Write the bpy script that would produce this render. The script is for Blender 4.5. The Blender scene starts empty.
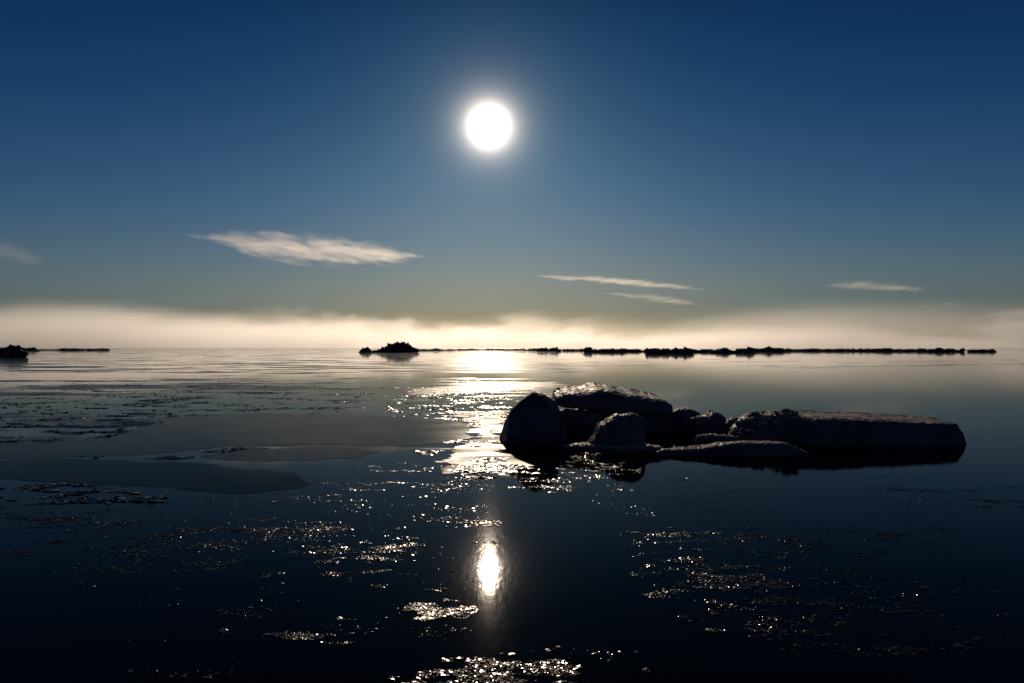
import bpy, bmesh, math, random
import numpy as np
from mathutils import Vector, noise, Matrix

random.seed(7)
rng = np.random.default_rng(11)
S = bpy.context.scene
C = S.collection
R = math.radians

# ------------------------------------------------------------------ camera
F = 796.4                      # focal length in pixels of the 1024 wide picture
CAM_H = 1.5
PITCH = math.atan(6.0 / F)
HOR = 347.5
cam_data = bpy.data.cameras.new('camera')
cam_data.lens = 28.0
cam_data.sensor_width = 36.0
cam_data.clip_start = 0.05
cam_data.clip_end = 90000
cam = bpy.data.objects.new('camera', cam_data)
cam.location = (0, 0, CAM_H)
cam.rotation_euler = (math.pi / 2 + PITCH, 0, 0)
C.objects.link(cam)
S.camera = cam


def ray(px, py):
    a = math.atan((341.5 - py) / F) + PITCH
    k = math.hypot(1, (341.5 - py) / F)
    return ((px - 512) / F / (k * math.cos(a)), math.tan(a))       # x per y, z per y


def ground(px, py):
    sx, sz = ray(px, py)
    Y = -CAM_H / sz
    return (sx * Y, Y)


def at(px, py, Y):
    sx, sz = ray(px, py)
    return (sx * Y, Y, CAM_H + sz * Y)


SUN_EL = R(15.55)
SUN_AZ = math.atan((489 - 512) / F)       # to the right of +Y when positive
sun_vec = Vector((math.sin(SUN_AZ) * math.cos(SUN_EL), math.cos(SUN_AZ) * math.cos(SUN_EL), math.sin(SUN_EL)))

# ------------------------------------------------------------------ helpers


def tag(o, label=None, cat=None, group=None, kind=None):
    if label: o['label'] = label
    if cat: o['category'] = cat
    if group: o['group'] = group
    if kind: o['kind'] = kind
    return o


def mesh_obj(name, verts, faces, mat, parent=None, smooth=False):
    me = bpy.data.meshes.new(name)
    me.from_pydata(verts, [], faces)
    me.update()
    if smooth:
        me.polygons.foreach_set('use_smooth', [True] * len(me.polygons))
    me.materials.append(mat)
    o = bpy.data.objects.new(name, me)
    C.objects.link(o)
    if parent: o.parent = parent
    return o


class NT:
    """tiny node helper"""
    def __init__(self, tree):
        self.t = tree
        tree.nodes.clear()

    def n(self, typ, **kw):
        nd = self.t.nodes.new(typ)
        for k, v in kw.items():
            if k == 'inp':
                for kk, vv in v.items():
                    s = nd.inputs[kk]
                    if isinstance(vv, bpy.types.NodeSocket):
                        self.t.links.new(vv, s)
                    else:
                        s.default_value = vv
            else:
                setattr(nd, k, v)
        return nd

    def m(self, op, a, b=None, c=None, clamp=False):
        nd = self.t.nodes.new('ShaderNodeMath')
        nd.operation = op
        nd.use_clamp = clamp
        for i, v in enumerate((a, b, c)):
            if v is None: continue
            if isinstance(v, bpy.types.NodeSocket):
                self.t.links.new(v, nd.inputs[i])
            else:
                nd.inputs[i].default_value = v
        return nd.outputs[0]

    def ss(self, v, lo, hi, a=0.0, b=1.0):
        nd = self.n('ShaderNodeMapRange', interpolation_type='SMOOTHSTEP',
                    inp={'Value': v, 'From Min': lo, 'From Max': hi, 'To Min': a, 'To Max': b})
        return nd.outputs[0]

    def noise(self, vec, scale, detail=3, rough=0.5, dist=0.0):
        nd = self.n('ShaderNodeTexNoise', inp={'Vector': vec, 'Scale': scale, 'Detail': detail,
                                               'Roughness': rough, 'Distortion': dist})
        return nd.outputs[0]

    def stretch(self, vec, s):
        nd = self.n('ShaderNodeVectorMath', operation='MULTIPLY')
        self.t.links.new(vec, nd.inputs[0])
        nd.inputs[1].default_value = s
        return nd.outputs[0]

    def mixc(self, f, a, b, blend='MIX'):
        nd = self.n('ShaderNodeMix', data_type='RGBA', blend_type=blend)
        for i, v in ((0, f), (6, a), (7, b)):
            if isinstance(v, bpy.types.NodeSocket):
                self.t.links.new(v, nd.inputs[i])
            else:
                nd.inputs[i].default_value = v if i == 0 else (*v, 1)
        return nd.outputs[2]

    def link(self, a, b):
        self.t.links.new(a, b)


def material(name):
    m = bpy.data.materials.new(name)
    m.use_nodes = True
    return m, NT(m.node_tree)


# ------------------------------------------------------------------ world: clear low-sun sky
W = bpy.data.worlds.new('World')
S.world = W
W.use_nodes = True
w = NT(W.node_tree)
sky = w.n('ShaderNodeTexSky', sky_type='NISHITA', sun_disc=False, sun_elevation=SUN_EL,
          sun_rotation=SUN_AZ, altitude=0, air_density=1.0, dust_density=0.25,
          ozone_density=2.2)
tc = w.n('ShaderNodeTexCoord')
hs = w.n('ShaderNodeHueSaturation', inp={'Color': sky.outputs[0], 'Saturation': 1.22, 'Value': 1.0})
# the higher sky is deeper than the model gives: dry polar air
sep = w.n('ShaderNodeSeparateXYZ', inp={0: tc.outputs['Generated']})
ramp = w.n('ShaderNodeValToRGB', inp={'Fac': sep.outputs[2]})
els = ramp.color_ramp.elements
for i, (z, c) in enumerate([(0.0, (.46, .52, .80)), (0.08, (.58, .68, .86)), (0.173, (.42, .69, 1.0)), (0.283, (.28, .72, 1.18)),
                            (0.378, (.20, .78, 1.49)), (0.6, (.14, .55, 1.25)), (1.0, (.10, .40, 1.0))]):
    e = els[i] if i < 2 else els.new(z)
    e.position = z
    e.color = tuple(v * 0.5 for v in c) + (1,)
skyc = w.mixc(1.0, hs.outputs[0], ramp.outputs[0], 'MULTIPLY')
deep = w.ss(sep.outputs[2], 0.08, 0.50, 2.0, 0.60)
sc_ = w.n('ShaderNodeVectorMath', operation='SCALE', inp={0: skyc, 'Scale': deep})
bg = w.n('ShaderNodeBackground', inp={'Color': sc_.outputs[0], 'Strength': 0.05})
# circumsolar light and the sun's own disc
dot = w.n('ShaderNodeVectorMath', operation='DOT_PRODUCT', inp={0: tc.outputs['Generated'], 1: tuple(sun_vec)})
ang = w.m('MULTIPLY', w.m('ARCCOSINE', w.m('MINIMUM', dot.outputs['Value'], 1.0)), 180 / math.pi)
aur = w.m('DIVIDE', 8.0, w.m('POWER', w.m('MAXIMUM', ang, 0.30), 3.05))
aur = w.m('MULTIPLY', aur, w.ss(ang, 6.0, 16.0, 1.0, 0.0))
bg2 = w.n('ShaderNodeBackground', inp={'Color': (1.0, 0.86, 0.70, 1), 'Strength': aur})
add = w.n('ShaderNodeAddShader')
w.link(bg.outputs[0], add.inputs[0]); w.link(bg2.outputs[0], add.inputs[1])
out = w.n('ShaderNodeOutputWorld')
w.link(add.outputs[0], out.inputs[0])
W.cycles.sampling_method = 'MANUAL'
W.cycles.sample_map_resolution = 2048

sl = bpy.data.lights.new('sun', 'SUN')
sl.energy = 4.0
sl.angle = R(0.53)
sl.color = (1.0, 0.79, 0.58)
so = bpy.data.objects.new('sun', sl)
so.rotation_euler = (-sun_vec).to_track_quat('-Z', 'Y').to_euler()
C.objects.link(so)

# ------------------------------------------------------------------ materials


def water_material():
    m, t = material('sea_water')
    g = t.n('ShaderNodeNewGeometry')
    P = g.outputs['Position']
    sp = t.n('ShaderNodeSeparateXYZ', inp={0: P})
    X, Y = sp.outputs[0], sp.outputs[1]
    # fields of thin frazil film: long drifts lying across the view
    d1 = t.noise(t.stretch(P, (0.10, 0.32, 0)), 1.0, 5, 0.62, 0.4)
    d2 = t.noise(t.stretch(P, (0.55, 1.6, 0)), 1.0, 4, 0.6, 0.3)
    f = t.m('ADD', t.m('MULTIPLY', d1, 0.7), t.m('MULTIPLY', d2, 0.3))
    # calm lead of clear water on the right, film more common further out to the left
    right = t.m('SUBTRACT', X, t.m('MULTIPLY', Y, 0.05))
    bias = t.m('MULTIPLY', t.ss(right, 0.0, 3.0, 0.0, -0.30), t.ss(Y, 28.0, 60.0, 1.0, 0.2))
    near = t.ss(Y, 8.0, 12.5, -0.50, 0.0)
    far = t.ss(Y, 50.0, 120.0, 0.0, -0.03)
    f2 = t.m('ADD', t.m('ADD', t.m('ADD', f, bias), near), far)
    # two long leads of open water lying across the ice drifts
    wob = t.m('MULTIPLY', t.m('SUBTRACT', t.noise(t.stretch(P, (0.12, 0.3, 0)), 1.0, 4, 0.6), 0.5), 0.5)
    ly = t.m('MULTIPLY', Y, t.m('ADD', 1.0, wob))
    lead1 = t.m('MULTIPLY', t.ss(ly, 36.5, 39.0), t.ss(ly, 47.0, 44.0))
    lead2 = t.m('MULTIPLY', t.ss(ly, 18.0, 19.0), t.ss(ly, 25.0, 23.5))
    f2 = t.m('SUBTRACT', f2, t.m('MULTIPLY', t.m('ADD', lead1, lead2), 0.10))
    film = t.ss(f2, 0.485, 0.53)
    fine = t.noise(t.stretch(P, (5.0, 9.0, 0)), 1.0, 3, 0.6)
    rough = t.m('ADD', 0.036, t.m('MULTIPLY', film, t.ss(fine, 0.3, 0.7, 0.15, 0.26)))
    # swell and ripples
    sw = t.noise(t.stretch(P, (0.9, 2.2, 0)), 1.0, 2, 0.5)
    rp = t.noise(t.stretch(P, (22.0, 5.0, 0)), 1.0, 3, 0.6)
    ripmask = t.ss(t.noise(t.stretch(P, (0.12, 0.5, 0)), 1.0, 3, 0.5), 0.42, 0.66)
    h = t.m('ADD', t.m('MULTIPLY', sw, 0.0005),
            t.m('MULTIPLY', rp, t.m('ADD', 0.00042, t.m('MULTIPLY', ripmask, 0.0004))))
    h = t.m('ADD', h, t.m('MULTIPLY', t.m('MULTIPLY', film, fine), 0.0016))
    h = t.m('MULTIPLY', h, t.ss(Y, 25.0, 120.0, 1.0, 0.2))
    bp = t.n('ShaderNodeBump', inp={'Height': h, 'Strength': 1.0, 'Distance': 1.0})
    col = t.mixc(film, (0.001, 0.002, 0.004), (0.012, 0.014, 0.017))
    b = t.n('ShaderNodeBsdfPrincipled', inp={'Base Color': col, 'Roughness': rough, 'IOR': 1.333, 'Specular IOR Level': 0.022,
                                             'Normal': bp.outputs[0]})
    o = t.n('ShaderNodeOutputMaterial')
    t.link(b.outputs[0], o.inputs[0])
    return m


def ice_material(name, base, dark, scale=3.0, rough=0.45, bump=0.01, sss=0.0, spec=0.4, frost=0.0):
    m, t = material(name)
    tcn = t.n('ShaderNodeTexCoord')
    P = tcn.outputs['Object']
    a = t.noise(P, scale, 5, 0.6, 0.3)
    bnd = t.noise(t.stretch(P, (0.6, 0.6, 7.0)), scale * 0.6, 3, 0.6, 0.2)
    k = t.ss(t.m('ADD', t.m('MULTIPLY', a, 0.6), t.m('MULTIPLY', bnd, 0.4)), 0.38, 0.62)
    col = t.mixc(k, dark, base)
    if frost:
        gm = t.n('ShaderNodeNewGeometry')
        nz = t.n('ShaderNodeSeparateXYZ', inp={0: gm.outputs['Normal']}).outputs[2]
        fm = t.m('ADD', nz, t.m('MULTIPLY', t.m('SUBTRACT', t.noise(P, scale * 2.2, 5, 0.65), 0.5), 0.8))
        col = t.mixc(t.ss(fm, 0.62, 0.92, 0.0, frost), col, (0.46, 0.41, 0.38))
    fine = t.noise(P, scale * 14, 4, 0.65)
    pits = t.n('ShaderNodeTexVoronoi', inp={'Vector': P, 'Scale': scale * 9}).outputs[0]
    h = t.m('ADD', t.m('MULTIPLY', fine, 1.0), t.m('MULTIPLY', pits, 0.5))
    bp = t.n('ShaderNodeBump', inp={'Height': h, 'Strength': 1.0, 'Distance': bump})
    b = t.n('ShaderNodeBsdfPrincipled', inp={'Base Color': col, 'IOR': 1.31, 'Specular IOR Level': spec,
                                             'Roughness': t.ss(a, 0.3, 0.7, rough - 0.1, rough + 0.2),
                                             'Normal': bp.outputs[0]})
    if sss:
        b.inputs['Subsurface Weight'].default_value = sss
        b.inputs['Subsurface Radius'].default_value = (0.03, 0.06, 0.09)
        b.inputs['Subsurface Scale'].default_value = 0.5
    o = t.n('ShaderNodeOutputMaterial')
    t.link(b.outputs[0], o.inputs[0])
    return m


def film_material(name, col, r0, r1, bump, spec=0.5, ior=1.31):
    m, t = material(name)
    g = t.n('ShaderNodeNewGeometry')
    P = g.outputs['Position']
    a = t.noise(t.stretch(P, (0.7, 1.6, 1)), 1.0, 5, 0.6, 0.4)
    fine = t.noise(t.stretch(P, (14.0, 22.0, 1)), 1.0, 4, 0.6)
    c = t.mixc(t.ss(a, 0.35, 0.65), tuple(x * 0.75 for x in col), col)
    bp = t.n('ShaderNodeBump', inp={'Height': fine, 'Strength': 1.0, 'Distance': bump})
    b = t.n('ShaderNodeBsdfPrincipled', inp={'Base Color': c, 'Roughness': t.ss(a, 0.3, 0.7, r0, r1), 'IOR': ior, 'Specular IOR Level': spec,
                                             'Normal': bp.outputs[0]})
    o = t.n('ShaderNodeOutputMaterial')
    t.link(b.outputs[0], o.inputs[0])
    return m


M_water = water_material()
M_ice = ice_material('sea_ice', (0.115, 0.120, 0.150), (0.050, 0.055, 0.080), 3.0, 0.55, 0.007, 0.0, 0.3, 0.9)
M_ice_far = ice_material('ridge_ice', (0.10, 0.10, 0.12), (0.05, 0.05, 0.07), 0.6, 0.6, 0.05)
M_snow = ice_material('granular_snow', (0.62, 0.58, 0.54), (0.38, 0.35, 0.33), 5.0, 0.85, 0.006, 0.0, 0.12)
M_sheet = film_material('thin_new_ice', (0.006, 0.014, 0.028), 0.13, 0.20, 0.0003, 0.16, 1.06)
M_sheet2 = film_material('thin_clear_ice', (0.004, 0.011, 0.022), 0.06, 0.13, 0.0002, 0.22, 1.04)
M_slush = film_material('frozen_slush', (0.03, 0.03, 0.03), 0.34, 0.60, 0.0080, 0.10, 1.15)
M_flake = film_material('ice_shard', (0.014, 0.012, 0.011), 0.12, 0.28, 0.0002, 0.16)

# ------------------------------------------------------------------ sea
L = 45000
water = mesh_obj('sea_water', [(-L, -L, 0), (L, -L, 0), (L, L, 0), (-L, L, 0)], [(0, 1, 2, 3)], M_water)
tag(water, kind='structure')

# ------------------------------------------------------------------ ice blocks in the middle distance


def interp(pts, x):
    xs = [p[0] for p in pts]; ys = [p[1] for p in pts]
    return float(np.interp(x, xs, ys))


def ice_block(name, prof, Y0, depth, label, mat=None, seed=0, rough=0.03, cell=0.25, nx=120, nv=90, bottom=None,
              facets=0, lean=0.0, edge=0.35, foot=0.0, top_rough=0.02, snow=0, snow_size=0.012, cat='ice floe',
              group='ice blocks stranded together in calm water', sq=0.55, dprof=None, snow_cond=None, tilt=0.0):
    """prof: (pixel x, pixel y) skyline seen from the shore at distance Y0 (the middle of the block).
    The body is a closed cross-section swept along x, then chipped by planes and roughened."""
    mat = mat or M_ice
    P3 = [at(px, py, Y0) for px, py in prof]
    xs = [p[0] for p in P3]
    pr = [(p[0], p[2]) for p in P3]
    x0, x1 = xs[0], xs[-1]
    rs = random.Random(seed)
    off = Vector((seed * 7.3, seed * 3.1, seed * 1.7))
    zb = -0.12 if bottom is None else None
    verts, faces = [], []
    for i in range(nx + 1):
        u = i / nx
        u = 0.5 - 0.5 * math.cos(math.pi * u)                        # denser at the ends
        x = x0 + (x1 - x0) * u
        top = interp(pr, x)
        bot = zb if bottom is None else interp([(at(px, py, Y0)[0], at(px, py, Y0)[2]) for px, py in bottom], x)
        e = min(1.0, max(0.0, (1 - abs(2 * u - 1) ** 3.2))) ** sq
        d = depth * 0.5 * max(e, 0.02)
        if dprof: d *= interp(dprof, (x - x0) / (x1 - x0))
        for j in range(nv):
            th = 2 * math.pi * j / nv
            c, s = math.cos(th), math.sin(th)
            pw = edge
            cy = math.copysign(abs(c) ** pw, c)
            cz = math.copysign(abs(s) ** pw, s)
            h = (top - bot) * 0.5
            z = bot + h + h * cz
            fl = 1.0 + foot * max(0.0, 1 - (z - bot) / max(2 * h, 1e-4))
            y = Y0 + d * cy * fl + lean * (z - bot)
            z += tilt * (y - Y0 - depth * 0.5) * max(0.0, min(1.0, (z - bot) / max(2 * h, 1e-4)))
            verts.append(Vector((x, y, z)))
    for i in range(nx):
        for j in range(nv):
            a = i * nv + j; b = i * nv + (j + 1) % nv
            faces.append((a, b, b + nv, a + nv))
    faces.append(tuple(range(nv))[::-1])
    faces.append(tuple(nx * nv + k for k in range(nv)))
    cx = (x0 + x1) / 2
    zc = sum(v.z for v in verts) / len(verts)
    ctr = Vector((cx, Y0, zc))
    for k in range(facets):
        n = Vector((rs.uniform(-1, 1), rs.uniform(-1, 0.6), rs.uniform(-0.15, 0.55))).normalized()
        dmax = max((v - ctr).dot(n) for v in verts)
        lim = dmax * rs.uniform(0.80, 0.93)
        for v in verts:
            q = (v - ctr).dot(n)
            if q > lim: v -= n * (q - lim) * 0.92
    me = bpy.data.meshes.new(name)
    me.from_pydata([tuple(v) for v in verts], [], faces)
    me.update()
    nrm = [v.normal.copy() for v in me.vertices]
    for v, n in zip(me.vertices, nrm):
        p = v.co / cell + off
        a = noise.fractal(p, 0.9, 2.1, 4)
        r = noise.ridged_multi_fractal(p * 0.8, 0.9, 2.0, 3, 1.0, 2.0) - 1.0
        b = noise.fractal(p * 4.5, 0.8, 2.0, 3)
        up = max(0.0, n.z)
        dsp = rough * (a + 0.35 * r) + top_rough * b * (0.5 + up)
        v.co += n * dsp
    me.polygons.foreach_set('use_smooth', [False] * len(me.polygons))
    me.materials.append(mat)
    o = bpy.data.objects.new(name, me)
    # origin at the base
    base = Vector((cx, Y0, 0))
    me.transform(Matrix.Translation(-base))
    me.update()
    o.location = base
    C.objects.link(o)
    me.polygons.foreach_set('use_smooth', [True] * len(me.polygons))
    tag(o, label, cat, group)
    if snow:
        add_snow(o, snow, snow_size, rs, snow_cond)
    return o


def add_snow(o, count, size, rs, cond=None):
    """granular crust on the faces that look up"""
    me = o.data
    polys = [p for p in me.polygons if p.normal.z > 0.25 and p.center.z > 0.02 and (cond is None or cond(p.center))]
    if not polys: return
    wts = [p.area * (0.15 + max(0, noise.noise(p.center * 3.0) + 0.35)) for p in polys]
    vs, fs = [], []
    for p in rs.choices(polys, wts, k=count):
        c = p.center
        s = size * rs.uniform(0.4, 1.5)
        rot = Matrix.Rotation(rs.uniform(0, 6.28), 3, Vector((rs.gauss(0, 1), rs.gauss(0, 1), rs.gauss(0, 1))).normalized())
        j = Vector((rs.gauss(0, 1), rs.gauss(0, 1), 0)) * size * 0.8
        k0 = len(vs)
        for q in ((1, 0, 0), (-1, 0, 0), (0, 1, 0), (0, -1, 0), (0, 0, 1), (0, 0, -1)):
            v = Vector(q) * s * rs.uniform(0.6, 1.2)
            v = rot @ v
            v.z *= 0.75
            vs.append(tuple(c + j + v + Vector((0, 0, s * 0.25))))
        for a, b, cc in ((0, 2, 4), (2, 1, 4), (1, 3, 4), (3, 0, 4), (2, 0, 5), (1, 2, 5), (3, 1, 5), (0, 3, 5)):
            fs.append((k0 + a, k0 + b, k0 + cc))
    tag(mesh_obj('snow_crust', vs, fs, M_snow, o, True), kind='stuff')


def Yat(py):           # distance of a waterline seen at pixel row py
    return ground(512, py)[1]


YB = Yat(444) + 0.42
ice_block('ice_boulder', [(497, 447), (500, 436), (504, 424), (511, 409), (524, 397), (533, 391), (541, 393), (549, 398),
                          (560, 404), (564, 410), (566, 420), (567, 430), (567, 446)], YB, 0.95,
          'tall rounded dark ice boulder at the left end of the ice group', seed=3, rough=0.020, cell=0.40, edge=0.62,
          facets=11, top_rough=0.004, nx=130, nv=120, sq=0.45, snow=80, snow_size=0.005)

YS = Yat(432) + 0.75
ice_block('ice_block', [(556, 420), (560, 411), (580, 410.5), (612, 412), (640, 412), (669, 412), (671, 420), (675, 426), (678, 432)],
          YS, 1.25, 'broad dark lower ice block carrying the flat topped slab', seed=5, rough=0.035, cell=0.35, edge=0.32,
          facets=1, top_rough=0.012, nx=150, nv=90, snow=500, snow_size=0.008)
ice_block('ice_slab', [(551, 402), (555, 391), (562, 387), (580, 386.5), (592, 383.5), (606, 384), (618, 387), (640, 391), (660, 395),
                       (668, 400), (670, 409)], YS - 0.05, 1.55,
          'thick flat topped ice slab resting tilted on the lower block behind the boulder', seed=9, rough=0.020, cell=0.34,
          edge=0.28, bottom=[(551, 403), (560, 405.5), (590, 407.5), (612, 410), (625, 412.5), (670, 414)], facets=0, top_rough=0.014, nx=170, nv=110,
          snow=1500, snow_size=0.006, sq=0.25, tilt=0.07)

YK = Yat(449) + 0.25
ice_block('ice_boulder', [(586, 447), (588, 440), (595, 436), (599, 425), (603, 423), (610, 418), (616, 414.5), (630, 414.5), (638, 415), (643, 421),
                       (642, 432), (645, 447)], YK, 0.62,
          'small frosted ice lump with stepped left side in front of the slab', seed=14, rough=0.030, cell=0.16, edge=0.42,
          facets=1, top_rough=0.016, nx=110, nv=100, sq=0.45, snow=1500, snow_size=0.008)
ice_block('ice_shelf', [(562, 446.5), (575, 444), (590, 443.5), (620, 444.5), (650, 445), (664, 447.5)], Yat(450) + 0.2, 0.55,
          'low wet ice shelf awash around the foot of the frosted lump', seed=17, rough=0.012, cell=0.12, edge=0.6,
          top_rough=0.014, nx=150, nv=70, snow=900, snow_size=0.008, cat='ice floe')

YR = Yat(433) + 0.4
ice_block('ice_chunk', [(669, 425), (672, 412), (678, 408.5), (688, 409), (698, 413), (702, 420)], YR + 0.45, 0.5,
          'small jagged ice chunk directly right of the big slab', seed=21, rough=0.035, cell=0.14, edge=0.55, facets=4,
          nx=70, nv=60, snow=300, snow_size=0.007)
ice_block('ice_chunk', [(679, 432), (681, 421), (688, 417), (698, 418), (706, 416), (710, 412.5), (718, 412), (724, 417), (727, 426), (728, 433)],
          YR, 0.55, 'lumpy two humped ice chunk between the big slab and the long slab', seed=23, rough=0.030, cell=0.14,
          edge=0.6, facets=4, nx=90, nv=70, snow=450, snow_size=0.007)
ice_block('ice_chunk', [(724, 430), (728, 420), (736, 417), (744, 419), (750, 428)], YR + 0.2, 0.35,
          'tiny bright topped ice chunk touching the rough end of the long slab', seed=27, rough=0.022, cell=0.10, edge=0.6,
          nx=60, nv=60, snow=400, snow_size=0.007)
ice_block('ice_chunk', [(694, 443), (698, 436), (712, 434.5), (730, 436), (744, 438), (754, 443)], Yat(442) + 0.2, 0.3,
          'thin crumbly strip of ice just behind the low floe', seed=29, rough=0.012, cell=0.10, edge=0.6,
          nx=90, nv=60, snow=1200, snow_size=0.008)
ice_block('low_floe', [(655, 452), (664, 449), (690, 448), (706, 446), (722, 443), (745, 441.5), (770, 442), (785, 443), (797, 448), (806, 452), (814, 456)],
          Yat(456) + 0.18, 0.36, 'long low thin floe in front of the long slab', seed=31, rough=0.012, cell=0.2, edge=0.35,
          nx=200, nv=80, top_rough=0.008, snow=1500, snow_size=0.006, sq=0.7)

YL = Yat(446) + 0.85
ice_block('long_ice_slab', [(728, 437), (734, 425), (745, 417), (757, 412.5), (775, 411.5), (800, 413), (825, 413.8), (850, 414.5), (880, 416), (910, 417.5),
                       (940, 419.5), (956, 421.5), (963, 425), (965, 433), (971, 440), (974, 446)], YL, 1.6,
          'long low ice slab with snowy top and dark straight side at right', seed=37, rough=0.020, cell=0.40,
          edge=0.28, facets=3, top_rough=0.012, nx=320, nv=120, sq=0.42, snow=7000, snow_size=0.007, tilt=0.02, dprof=[(0, .35), (.12, .6), (.3, 1), (1, 1)])
# rubble frozen onto the left end of the long slab
long_slab = bpy.data.objects['long_ice_slab']
bm = bmesh.new()
rs = random.Random(5)
for k in range(90):
    t_ = rs.random() ** 0.8
    px = 734 + 62 * t_
    crest = float(np.interp(px, [730, 745, 765, 800], [430, 416, 411.5, 411]))
    py = crest + rs.uniform(0.5, 1.0) ** 0.6 * rs.uniform(0, 22) * (1 - 0.45 * t_)
    Yk = YL - 0.05 - (py - crest) * 0.022 - 0.35 * t_
    p = at(px, py, Yk)
    s = rs.uniform(0.015, 0.045)
    mm = Matrix.Translation(Vector(p) - long_slab.location) @ Matrix.Rotation(rs.uniform(0, 3), 4, Vector((rs.random(), rs.random(), rs.random()))) \
        @ Matrix.Diagonal((s * rs.uniform(.8, 1.8), s, s * rs.uniform(.5, 1), 1))
    r = bmesh.ops.create_icosphere(bm, subdivisions=2, radius=1.0, matrix=mm)
    for v in r['verts']:
        v.co += Vector([noise.noise(v.co * 14 + Vector((a, k, 0))) for a in (0, 9, 18)]) * s * 0.45
me = bpy.data.meshes.new('rubble_crust'); bm.to_mesh(me); bm.free(); me.materials.append(M_ice)
o = bpy.data.objects.new('rubble_crust', me); C.objects.link(o); o.parent = long_slab
o['label'] = 'rough lumpy sunlit rubble at the left end'
add_snow(o, 6000, 0.009, rs)

# ------------------------------------------------------------------ distant ice ridges


def ridge(name, x0, x1, top, wl, label, seed, n=None, cat='ice ridge', group='ice ridges along the horizon', prof=None, lumps=1.0):
    """jumble of broken plates piled along a line; top / wl are the sight lines of its crest and waterline"""
    rs = random.Random(seed)
    Y = Yat(wl)
    pxm = Y / F
    H = (wl - top) * pxm
    X0, X1 = ground(x0, wl)[0], ground(x1, wl)[0]
    bm = bmesh.new()
    n = n or max(6, int((x1 - x0) * 1.3))
    def block(x, hh, s, y):
        mm = Matrix.Translation((x, y, hh)) @ Matrix.Rotation(rs.uniform(-0.6, 0.6), 4, 'X') @ \
            Matrix.Rotation(rs.uniform(-0.7, 0.7), 4, 'Y') @ Matrix.Rotation(rs.uniform(0, 3), 4, 'Z') @ \
            Matrix.Diagonal((s * rs.uniform(1.0, 1.9), s * rs.uniform(.7, 1.3), s * rs.uniform(0.35, 0.9), 1))
        r = bmesh.ops.create_cube(bm, size=1.0, matrix=mm)
        for v in r['verts']:
            v.co += Vector((rs.uniform(-1, 1), rs.uniform(-1, 1), rs.uniform(-1, 1))) * s * 0.18
    for k in range(n):
        u = (k + rs.random()) / n
        x = X0 + (X1 - X0) * u
        if prof: hmax = H * interp(prof, u)
        else: hmax = H * (0.45 + 0.55 * (0.5 + 0.5 * noise.noise(Vector((x / (pxm * 9), seed, 0))) * 1.6))
        hmax = max(hmax, 1.0 * pxm)
        s = max(hmax * 0.62, pxm * 0.9) * rs.uniform(0.7, 1.1)
        block(x, hmax * 0.62 * rs.uniform(0.6, 1.0), s, Y + rs.uniform(-1.5, 1.5) * pxm)
        block(x + rs.uniform(-1, 1) * pxm, hmax * 0.25, s * 1.2, Y + rs.uniform(-1.5, 1.5) * pxm)
    base = Vector(((X0 + X1) / 2, Y, 0))
    me = bpy.data.meshes.new(name); bm.to_mesh(me); bm.free()
    me.transform(Matrix.Translation(-base)); me.materials.append(M_ice_far)
    o = bpy.data.objects.new(name, me); o.location = base; C.objects.link(o)
    tag(o, label, cat, group)
    return o


ridge('ice_ridge', 371, 417, 341.0, 352.6, 'tallest dark peaked mound on the horizon, left of the long ice line', 41, 60,
      prof=[(0, .2), (.1, .22), (.3, .5), (.5, .82), (.62, 1.0), (.72, .95), (.85, .55), (1, .35)])
ridge('ice_lump', 362.5, 370.5, 346.3, 352.6, 'small rounded lump off the left tip of the tallest peaked mound', 43, 10,
      prof=[(0, .7), (.5, 1), (1, .5)])
FAR = [
    (417, 452, 348.0, 350.8, 'thin broken run of ice directly right of the tallest peaked mound'),
    (452, 500, 347.8, 350.6, 'thinnest ragged run of ice below the sun on the horizon'),
    (500, 538, 347.8, 350.8, 'thin dark run of ice at the start of the thicker horizon line'),
    (538, 560, 346.4, 351.6, 'first solid double lump right of the sun in the horizon ice line'),
    (558, 586, 348.0, 351.0, 'narrow low run of ice between the double lump and the flat topped ridge'),
    (585, 622, 347.0, 352.2, 'flat topped dark ridge above the big slab'),
    (620, 650, 347.6, 351.8, 'tapering ridge just left of the domed ridge'),
    (648, 692, 346.0, 353.4, 'domed dark ridge above the small chunks, thickest of the right horizon line'),
    (690, 716, 347.6, 352.2, 'gap-filled low ridge just right of the domed ridge'),
    (712, 752, 346.8, 352.8, 'long solid ridge above the left end of the long slab'),
    (750, 785, 346.2, 351.8, 'ragged humped ridge with a raised crest above the long slab'),
    (784, 830, 347.4, 351.4, 'straight even low ridge above the middle of the long slab'),
    (828, 880, 347.4, 351.4, 'straight low ridge ending in a small knob above the long slab'),
    (876, 898, 346.6, 351.6, 'small knobby ridge above the right end of the long slab'),
    (896, 930, 347.6, 351.6, 'even low ridge right of the knobby ridge'),
    (928, 963, 346.8, 352.0, 'thick dark ridge ending the long line before the gap'),
    (969, 994, 347.8, 352.0, 'short detached flat ridge at the far right beyond the gap'),
    (22, 37, 346.8, 351.0, 'short dark ridge just behind the near block at the left edge'),
    (36, 62, 348.8, 350.4, 'very thin run of ice in the left horizon line'),
    (60, 68, 347.0, 350.6, 'left one of two tiny pointed lumps on the left horizon'),
    (68, 75, 347.0, 350.6, 'right one of two tiny pointed lumps on the left horizon'),
    (75, 109, 347.4, 350.6, 'dark tapering ridge ending the left horizon line'),
]
for i, (a, b, tp, wl, lb) in enumerate(FAR):
    ridge('ice_ridge', a, b, tp, wl, lb, 60 + i)
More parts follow.
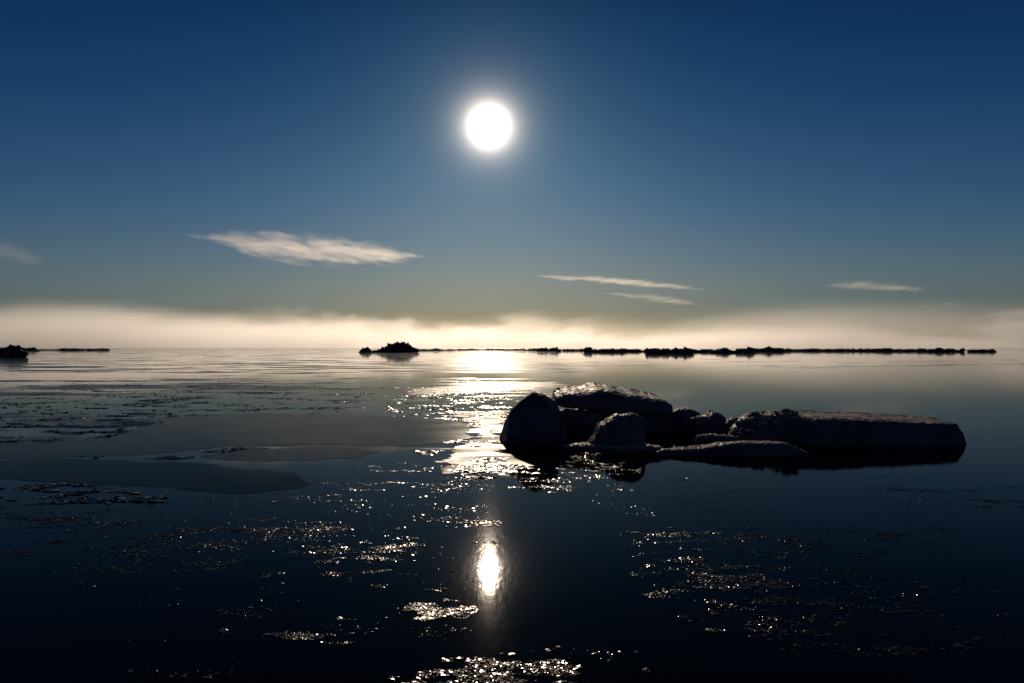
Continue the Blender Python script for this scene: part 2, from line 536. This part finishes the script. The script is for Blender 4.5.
ridge('ice_pile', -14, 21, 344.6, 357.0, 'large dark ice pile cut by the left edge of the picture', 99, 46,
      prof=[(0, .8), (.5, .85), (.7, .8), (.92, 1.0), (1, .55)], group=None)

# ------------------------------------------------------------------ thin new ice sheets


def sheet(pts, label, mat, seed, jitter=0.16, thick=0.0022):
    """smooth outline on the water, edges broken by noise, a few millimetres thick"""
    G = [Vector(ground(px, py)) for px, py in pts]
    n = len(G); ring = []
    for i in range(n):
        p0, p1, p2, p3 = G[i - 1], G[i], G[(i + 1) % n], G[(i + 2) % n]
        seg = (p2 - p1).length
        steps = max(6, int(seg / 0.035))
        for k in range(steps):
            t_ = k / steps
            q = 0.5 * ((2 * p1) + (p2 - p0) * t_ + (2 * p0 - 5 * p1 + 4 * p2 - p3) * t_ ** 2 + (3 * p1 - p0 - 3 * p2 + p3) * t_ ** 3)
            v3 = Vector((q.x * 0.9, q.y * 1.8, seed))
            q = q + Vector((noise.fractal(v3, 0.7, 2, 5), noise.fractal(v3 + Vector((9, 9, 9)), 0.7, 2, 5))) * jitter * (q.y / 10)
            ring.append(q)
    c = sum(ring, Vector((0, 0))) / len(ring)
    N = len(ring)
    vs = [(p.x - c.x, p.y - c.y, thick) for p in ring] + [(p.x - c.x, p.y - c.y, -0.004) for p in ring]
    from mathutils.geometry import delaunay_2d_cdt
    vo, _, fo, _, _, _ = delaunay_2d_cdt([Vector((v[0], v[1])) for v in vs[:N]], [], [list(range(N))], 1, 1e-5)
    k0 = len(vs)
    vs += [(p.x, p.y, thick) for p in vo]
    fs = [tuple(k0 + q for q in f) for f in fo] + [(i, i + N, (i + 1) % N + N, (i + 1) % N) for i in range(N)]
    o = mesh_obj('ice_sheet', vs, fs, mat)
    o.location = (c.x, c.y, 0)
    tag(o, label, 'ice sheet', 'thin sheets of new ice lying on the water')
    return o


SH1 = [(-60, 452), (0, 447), (60, 441), (110, 437), (150, 425), (190, 416), (250, 413), (330, 414), (400, 417), (455, 421), (472, 429),
       (466, 438), (440, 444), (380, 446), (300, 444), (220, 446), (180, 452), (120, 456), (40, 457), (-60, 460)]
SH2 = [(-60, 466), (0, 461), (80, 458), (150, 462), (200, 464), (250, 470), (295, 474), (307, 480), (296, 488), (240, 493), (160, 489),
       (80, 484), (0, 480), (-60, 482)]
SH3 = [(205, 455), (250, 449), (310, 447.5), (360, 449), (372, 453), (340, 458), (280, 461), (225, 460)]
sheet(SH1, 'largest smooth grey ice sheet, its right tip glaring under the sun', M_sheet, 3)
sheet(SH2, 'dark lower ice sheet tapering to a point below the largest sheet', M_sheet2, 8)
sheet(SH3, 'small pale ice sheet strip tucked under the largest sheet', M_sheet, 12)
sheet([(412, 390), (450, 386), (500, 384), (545, 382), (566, 385), (540, 388), (500, 391), (450, 394), (420, 394)],
      'flat glaring band of rough slush behind the boulder, farther of the two', M_slush, 15, 0.25)
sheet([(458, 414), (480, 412), (505, 411), (504, 425), (497, 440), (505, 452), (530, 458), (545, 464), (515, 468), (480, 471), (452, 473),
       (446, 464), (452, 452), (474, 442), (482, 428)],
      'blinding rough slush sheet lying against the left foot of the boulder', M_slush, 19, 0.22)

# ------------------------------------------------------------------ loose frazil and brash: shards beyond counting


def shards(name, spots, label, size=(0.003, 0.013), hmax=0.10):
    """spots: (x, y) positions on the water; every shard is a low chipped pyramid"""
    V = []; Fc = []
    k0 = 0
    n = len(spots)
    for (x, y) in spots:
        s = min(size[0] * max(random.random(), 0.01) ** -0.62, size[1] * 1.5)
        m_ = random.choice((4, 5, 6))
        a0 = random.random() * 6.28
        tx, ty = random.gauss(0, hmax), random.gauss(0, hmax)
        el = random.uniform(0.5, 1.0); eo = random.random() * 3.14
        ce, se = math.cos(eo), math.sin(eo)
        apx, apy = random.gauss(0, .3) * s, random.gauss(0, .3) * s
        V.append((x + apx, y + apy, 0.003 + s * abs(random.gauss(0.10, 0.06)) + apx * tx + apy * ty))
        for q in range(m_):
            a = a0 + q * 6.283 / m_ + random.uniform(-.3, .3)
            r = s * random.uniform(0.7, 1.1)
            lx, ly = math.cos(a) * r, math.sin(a) * r * el
            lx, ly = lx * ce - ly * se, lx * se + ly * ce
            V.append((x + lx, y + ly, 0.0025 + lx * tx + ly * ty))
            Fc.append((k0, k0 + 1 + q, k0 + 1 + (q + 1) % m_))
        k0 += m_ + 1
    o = mesh_obj(name, V, Fc, M_flake)
    tag(o, label, 'slush', None, 'stuff')
    return o


SHEETS = [SH1, SH2, SH3]


def inside(x, y, poly):
    c = False
    for i in range(len(poly)):
        (xa, ya), (xb, yb) = poly[i - 1], poly[i]
        if (ya > y) != (yb > y) and x < (xb - xa) * (y - ya) / (yb - ya) + xa: c = not c
    return c


def cluster(px, py, rx, ry, n, thr=0.0, sc=2.5, seed=0, clear=False):
    """n shards in a patch centred on a sight line, broken up by a clump noise on the water plane"""
    res = []
    tries = 0
    while len(res) < n and tries < n * 60:
        tries += 1
        a = random.random() * 6.283; r = math.sqrt(random.random())
        x, y = px + rx * r * math.cos(a), py + ry * r * math.sin(a)
        if y < HOR + 3: continue
        gx, gy = ground(x, y)
        if clear and -0.2 < gx < 0.95 - 0.02 * gy and 4.0 < gy < 9.6: continue
        c = noise.fractal(Vector((gx * sc * 0.7, gy * sc * 1.3, seed)), 0.8, 2.1, 4)
        pr_ = (c - thr - 0.30 * (r - 0.4)) / 0.55
        if pr_ > 0 and random.random() < pr_ ** 1.6 + 0.03 and not any(inside(x, y, q) for q in SHEETS): res.append((gx, gy))
    return res


sp = []
sp += cluster(470, 680, 80, 22, 26000, -0.2, 5, 1)
sp += cluster(560, 672, 90, 14, 2600, 0.02, 5, 2)
sp += cluster(440, 611, 36, 12, 6000, -0.2, 6, 3)
sp += cluster(486, 540, 20, 4, 300, 0.0, 4, 4)
sp += cluster(395, 548, 40, 12, 900, 0.05, 4, 5)
sp += cluster(370, 560, 90, 18, 1100, 0.1, 4, 6)
sp += cluster(320, 530, 60, 8, 500, 0.1, 4, 6)
sp += cluster(465, 523, 40, 5, 500, 0.0, 4, 7)
sp += cluster(350, 485, 80, 6, 700, 0.05, 3, 8)
sp += cluster(410, 467, 60, 5, 600, 0.0, 3, 9)
sp += cluster(310, 500, 60, 6, 500, 0.05, 3, 10)
sp += cluster(90, 520, 110, 10, 2200, 0.0, 3, 11)
sp += cluster(200, 535, 160, 22, 2400, 0.1, 3, 12)
sp += cluster(150, 560, 170, 24, 1200, 0.15, 3, 13)
sp += cluster(300, 632, 80, 16, 800, 0.1, 4, 14)
sp += cluster(720, 570, 90, 22, 2600, 0.08, 5, 15)
sp += cluster(700, 535, 80, 9, 1300, 0.05, 4, 16)
sp += cluster(760, 600, 120, 34, 1800, 0.15, 5, 17)
sp += cluster(860, 540, 130, 16, 1800, 0.12, 3, 18)
sp += cluster(880, 620, 150, 50, 1800, 0.2, 4, 19)
sp += cluster(1000, 505, 60, 8, 900, 0.05, 3, 20)
sp += cluster(960, 490, 90, 7, 500, 0.1, 3, 21)
sp += cluster(660, 485, 120, 16, 500, 0.2, 3, 22)
sp += cluster(600, 466, 45, 14, 2600, -0.05, 4, 23)
sp += cluster(540, 486, 40, 8, 900, 0.0, 4, 24)
sp += cluster(430, 585, 60, 6, 150, 0.1, 4, 25)
sp += cluster(512, 590, 620, 105, 1300, 0.14, 2.4, 41, True)
sp += cluster(512, 505, 620, 40, 4500, 0.12, 1.2, 42, True)
sp += cluster(800, 585, 190, 60, 2600, 0.05, 3.6, 43, True)
sp += cluster(150, 530, 260, 45, 3200, 0.06, 2.4, 44)
shards('slush', sp, 'loose strands and patches of glittering ice shards scattered over the near water')

sp = []
sp += cluster(120, 430, 260, 34, 9000, 0.12, 1.6, 31)
sp += cluster(250, 396, 300, 16, 7000, 0.12, 0.8, 32)
sp += cluster(470, 420, 90, 40, 7000, 0.08, 1.6, 33)
sp += cluster(500, 470, 55, 12, 2600, 0.0, 2.5, 34)
sp += cluster(60, 495, 160, 12, 2500, 0.1, 2.2, 35)
shards('brash_ice', sp, 'wide drifts of fine brash ice over the farther water at left and under the sun', size=(0.012, 0.05), hmax=0.09)

# ------------------------------------------------------------------ fog bank and clouds


def fog_material(D0=1500.0):
    m, t = material('sea_fog')
    g = t.n('ShaderNodeNewGeometry')
    P = g.outputs['Position']
    sp_ = t.n('ShaderNodeSeparateXYZ', inp={0: P})
    X, Y, Z = sp_.outputs
    az = t.m('MULTIPLY', t.m('DIVIDE', X, Y), 1.0)
    # heights in metres: a dense low layer and a thinner veil above it, thicker to the right
    n1 = t.noise(t.stretch(P, (0.0034, 0.0008, 0.007)), 1.0, 6, 0.66, 0.6)
    n2 = t.noise(t.stretch(P, (0.0026, 0.0008, 0.006)), 1.0, 6, 0.66, 0.6)
    H1 = t.m('ADD', t.m('SUBTRACT', t.ss(az, -0.35, -0.05, 80.0, 44.0), t.ss(az, 0.35, 0.65, 0.0, 18.0)), t.m('MULTIPLY', t.m('SUBTRACT', n1, 0.5), 190.0))
    H2r = t.ss(az, 0.12, 0.42, 62.0, 112.0)
    H2 = t.m('ADD', H2r, t.m('MULTIPLY', t.m('SUBTRACT', n2, 0.5), 90.0))
    z1 = t.m('DIVIDE', Z, H1)
    z2 = t.m('DIVIDE', Z, H2)
    dn1 = t.m('MULTIPLY', t.ss(z1, 0.40, 1.10, 1.0, 0.0), 0.0034)
    dn2 = t.m('MULTIPLY', t.ss(z2, 0.35, 1.15, 1.0, 0.0), 0.00085)
    dens = t.m('MULTIPLY', t.m('ADD', dn1, dn2), t.ss(Z, 84.0, 111.0, 1.0, 0.0))
    v = t.n('ShaderNodeVolumeScatter', inp={'Color': (0.99, 0.98, 0.97, 1), 'Density': dens, 'Anisotropy': 0.66})
    o = t.n('ShaderNodeOutputMaterial')
    t.link(v.outputs[0], o.inputs['Volume'])
    return m


def fog_bank():
    m = fog_material()
    nx_, Y0, Y1 = 96, 1500.0, 2250.0
    vs = []
    for i in range(nx_ + 1):
        u = i / nx_
        az = -1.15 + 2.3 * u
        H = float(np.interp(az, [-0.7, -0.35, -0.1, 0.1, 0.25, 0.45, 0.8], [112, 112, 100, 92, 110, 138, 138]))
        for (Yk, z) in ((Y0, -1), (Y0, H), (Y1, H * 1.25), (Y1, -1)):
            vs.append((az * Yk, Yk, z))
    fs = []
    for i in range(nx_):
        for j in range(4):
            a = i * 4 + j; b = i * 4 + (j + 1) % 4
            fs.append((a, a + 4, b + 4, b))
    fs.append((0, 1, 2, 3)); fs.append(tuple(nx_ * 4 + k for k in (3, 2, 1, 0)))
    o = mesh_obj('fog_bank', vs, fs, m)
    tag(o, 'long low bank of pale sunlit sea fog along the horizon', 'fog', None, 'stuff')
    return o


fog_bank()


def cloud(label, pts, Yc, thick, dens, seed, streak=(1, 1, 1)):
    """pts: (pixel x, top row, bottom row) along the cloud, left to right. A wisp: lens-shaped hull filled with thin vapour."""
    lo, hi = pts[0][0], pts[-1][0]
    n = 40; nv = 14
    vs, fs, line = [], [], []
    for i in range(n + 1):
        u = i / n
        px = lo + (hi - lo) * u
        tp = float(np.interp(px, [p[0] for p in pts], [p[1] for p in pts]))
        bt = float(np.interp(px, [p[0] for p in pts], [p[2] for p in pts]))
        a = at(px, tp, Yc); b = at(px, bt, Yc)
        cz, hz = (a[2] + b[2]) / 2, abs(a[2] - b[2]) / 2 * 1.45
        line.append((u, cz, hz))
        ey = thick * (max(0.03, 1 - abs(2 * u - 1) ** 2)) ** 0.5
        for j in range(nv):
            th = 2 * math.pi * j / nv
            vs.append((a[0], Yc + ey * math.cos(th), cz + hz * math.sin(th) + 0.0 * ey))
    for i in range(n):
        for j in range(nv):
            a = i * nv + j; b = i * nv + (j + 1) % nv
            fs.append((a, b, b + nv, a + nv))
    fs.append(tuple(range(nv))[::-1]); fs.append(tuple(n * nv + k for k in range(nv)))
    c = Vector((at((lo + hi) / 2, 270, Yc)[0], Yc, sum(v[2] for v in vs) / len(vs)))
    vs = [tuple(Vector(v) - c) for v in vs]
    m, t = material('cloud_vapour')
    tcn = t.n('ShaderNodeTexCoord')
    P = tcn.outputs['Object']
    G = tcn.outputs['Generated']
    sh = t.n('ShaderNodeVectorMath', operation='ADD', inp={0: P, 1: (seed * 911.0, 0, 0)}).outputs[0]
    sx = t.n('ShaderNodeMapping', inp={'Vector': sh, 'Rotation': (0, R(22), 0), 'Scale': (0.0055 * streak[0], 0.0012, 0.045 * streak[2])})
    a = t.noise(sx.outputs[0], 1.0, 8, 0.72, 0.8)
    sg = t.n('ShaderNodeSeparateXYZ', inp={0: G})
    zs = [v[2] for v in vs]
    z0, z1 = min(zs), max(zs)
    cr = t.n('ShaderNodeValToRGB', inp={'Fac': sg.outputs[0]})
    ce = cr.color_ramp.elements
    for q, kk in enumerate((0, 8, 14, 20, 26, 33, 40)):
        u, cz, hz = line[kk]
        e = ce[q] if q < 2 else ce.new(u)
        e.position = u
        e.color = ((cz - c.z - z0) / (z1 - z0), hz / (z1 - z0), 0, 1)
    sc2 = t.n('ShaderNodeSeparateColor', inp={0: cr.outputs[0]})
    e_ = t.m('DIVIDE', t.m('SUBTRACT', sg.outputs[2], sc2.outputs[0]), sc2.outputs[1])
    ev = t.m('MULTIPLY', t.m('SUBTRACT', sg.outputs[1], 0.5), 1.9)
    rr = t.m('SQRT', t.m('ADD', t.m('MULTIPLY', e_, e_), t.m('MULTIPLY', ev, ev)))
    ex = t.m('MULTIPLY', t.ss(sg.outputs[0], 0.0, 0.30, -0.5, 0.0), 1.0)
    ex2 = t.ss(sg.outputs[0], 1.0, 0.80, -0.5, 0.0)
    q = t.m('SUBTRACT', 1.05, rr)
    q = t.m('ADD', t.m('ADD', q, t.m('ADD', ex, ex2)), t.m('MULTIPLY', t.m('SUBTRACT', a, 0.5), 3.2))
    k = t.m('MULTIPLY', t.ss(q, 0.2, 1.3), t.ss(rr, 1.0, 0.75))
    v = t.n('ShaderNodeVolumeScatter', inp={'Color': (0.99, 0.92, 0.84, 1), 'Density': t.m('MULTIPLY', k, dens * 0.42), 'Anisotropy': 0.65})
    o_ = t.n('ShaderNodeOutputMaterial')
    t.link(v.outputs[0], o_.inputs['Volume'])
    o = mesh_obj('cloud', vs, fs, m)
    o.location = c
    tag(o, label, 'cloud', 'thin clouds in the lower sky')
    return o


cloud('largest feathered streak of cloud, left below the sun', [(184, 233, 236), (225, 232, 247), (260, 233, 259), (300, 235, 264), (350, 240, 264),
      (390, 247, 264), (428, 253, 263)], 6000, 260, 0.0065, 3)
cloud('faint wisp of cloud at the left edge of the sky', [(-60, 232, 262), (0, 238, 264), (45, 252, 266)], 6000, 220, 0.0018, 5)
cloud('long thin upper streak of cloud right below the sun', [(534, 275, 277), (580, 275, 281), (640, 280, 286), (680, 285, 290), (706, 289, 291)],
      6000, 200, 0.007, 7)
cloud('short soft lower streak under the long thin streak', [(604, 291, 293), (630, 292, 299), (670, 297, 304), (702, 303, 307)], 6000, 200, 0.0045, 9)
cloud('small isolated streak of cloud low in the right sky', [(815, 283, 285), (850, 281, 289), (885, 283, 291), (935, 289, 292)], 6000, 200, 0.006, 11)

# ------------------------------------------------------------------ render settings
S.view_settings.view_transform = 'Standard'
S.view_settings.look = 'None'
S.view_settings.gamma = 1
S.view_settings.use_curve_mapping = False
S.view_settings.exposure = -1.0
cy = S.cycles
cy.use_denoising = True
cy.max_bounces = 6
cy.glossy_bounces = 3
cy.diffuse_bounces = 2
cy.transmission_bounces = 2
cy.volume_bounces = 4
cy.transparent_max_bounces = 8
cy.sample_clamp_indirect = 6
cy.sample_clamp_direct = 60
cy.caustics_reflective = False
cy.caustics_refractive = False
cy.volume_step_rate = 1.0
cy.volume_max_steps = 128
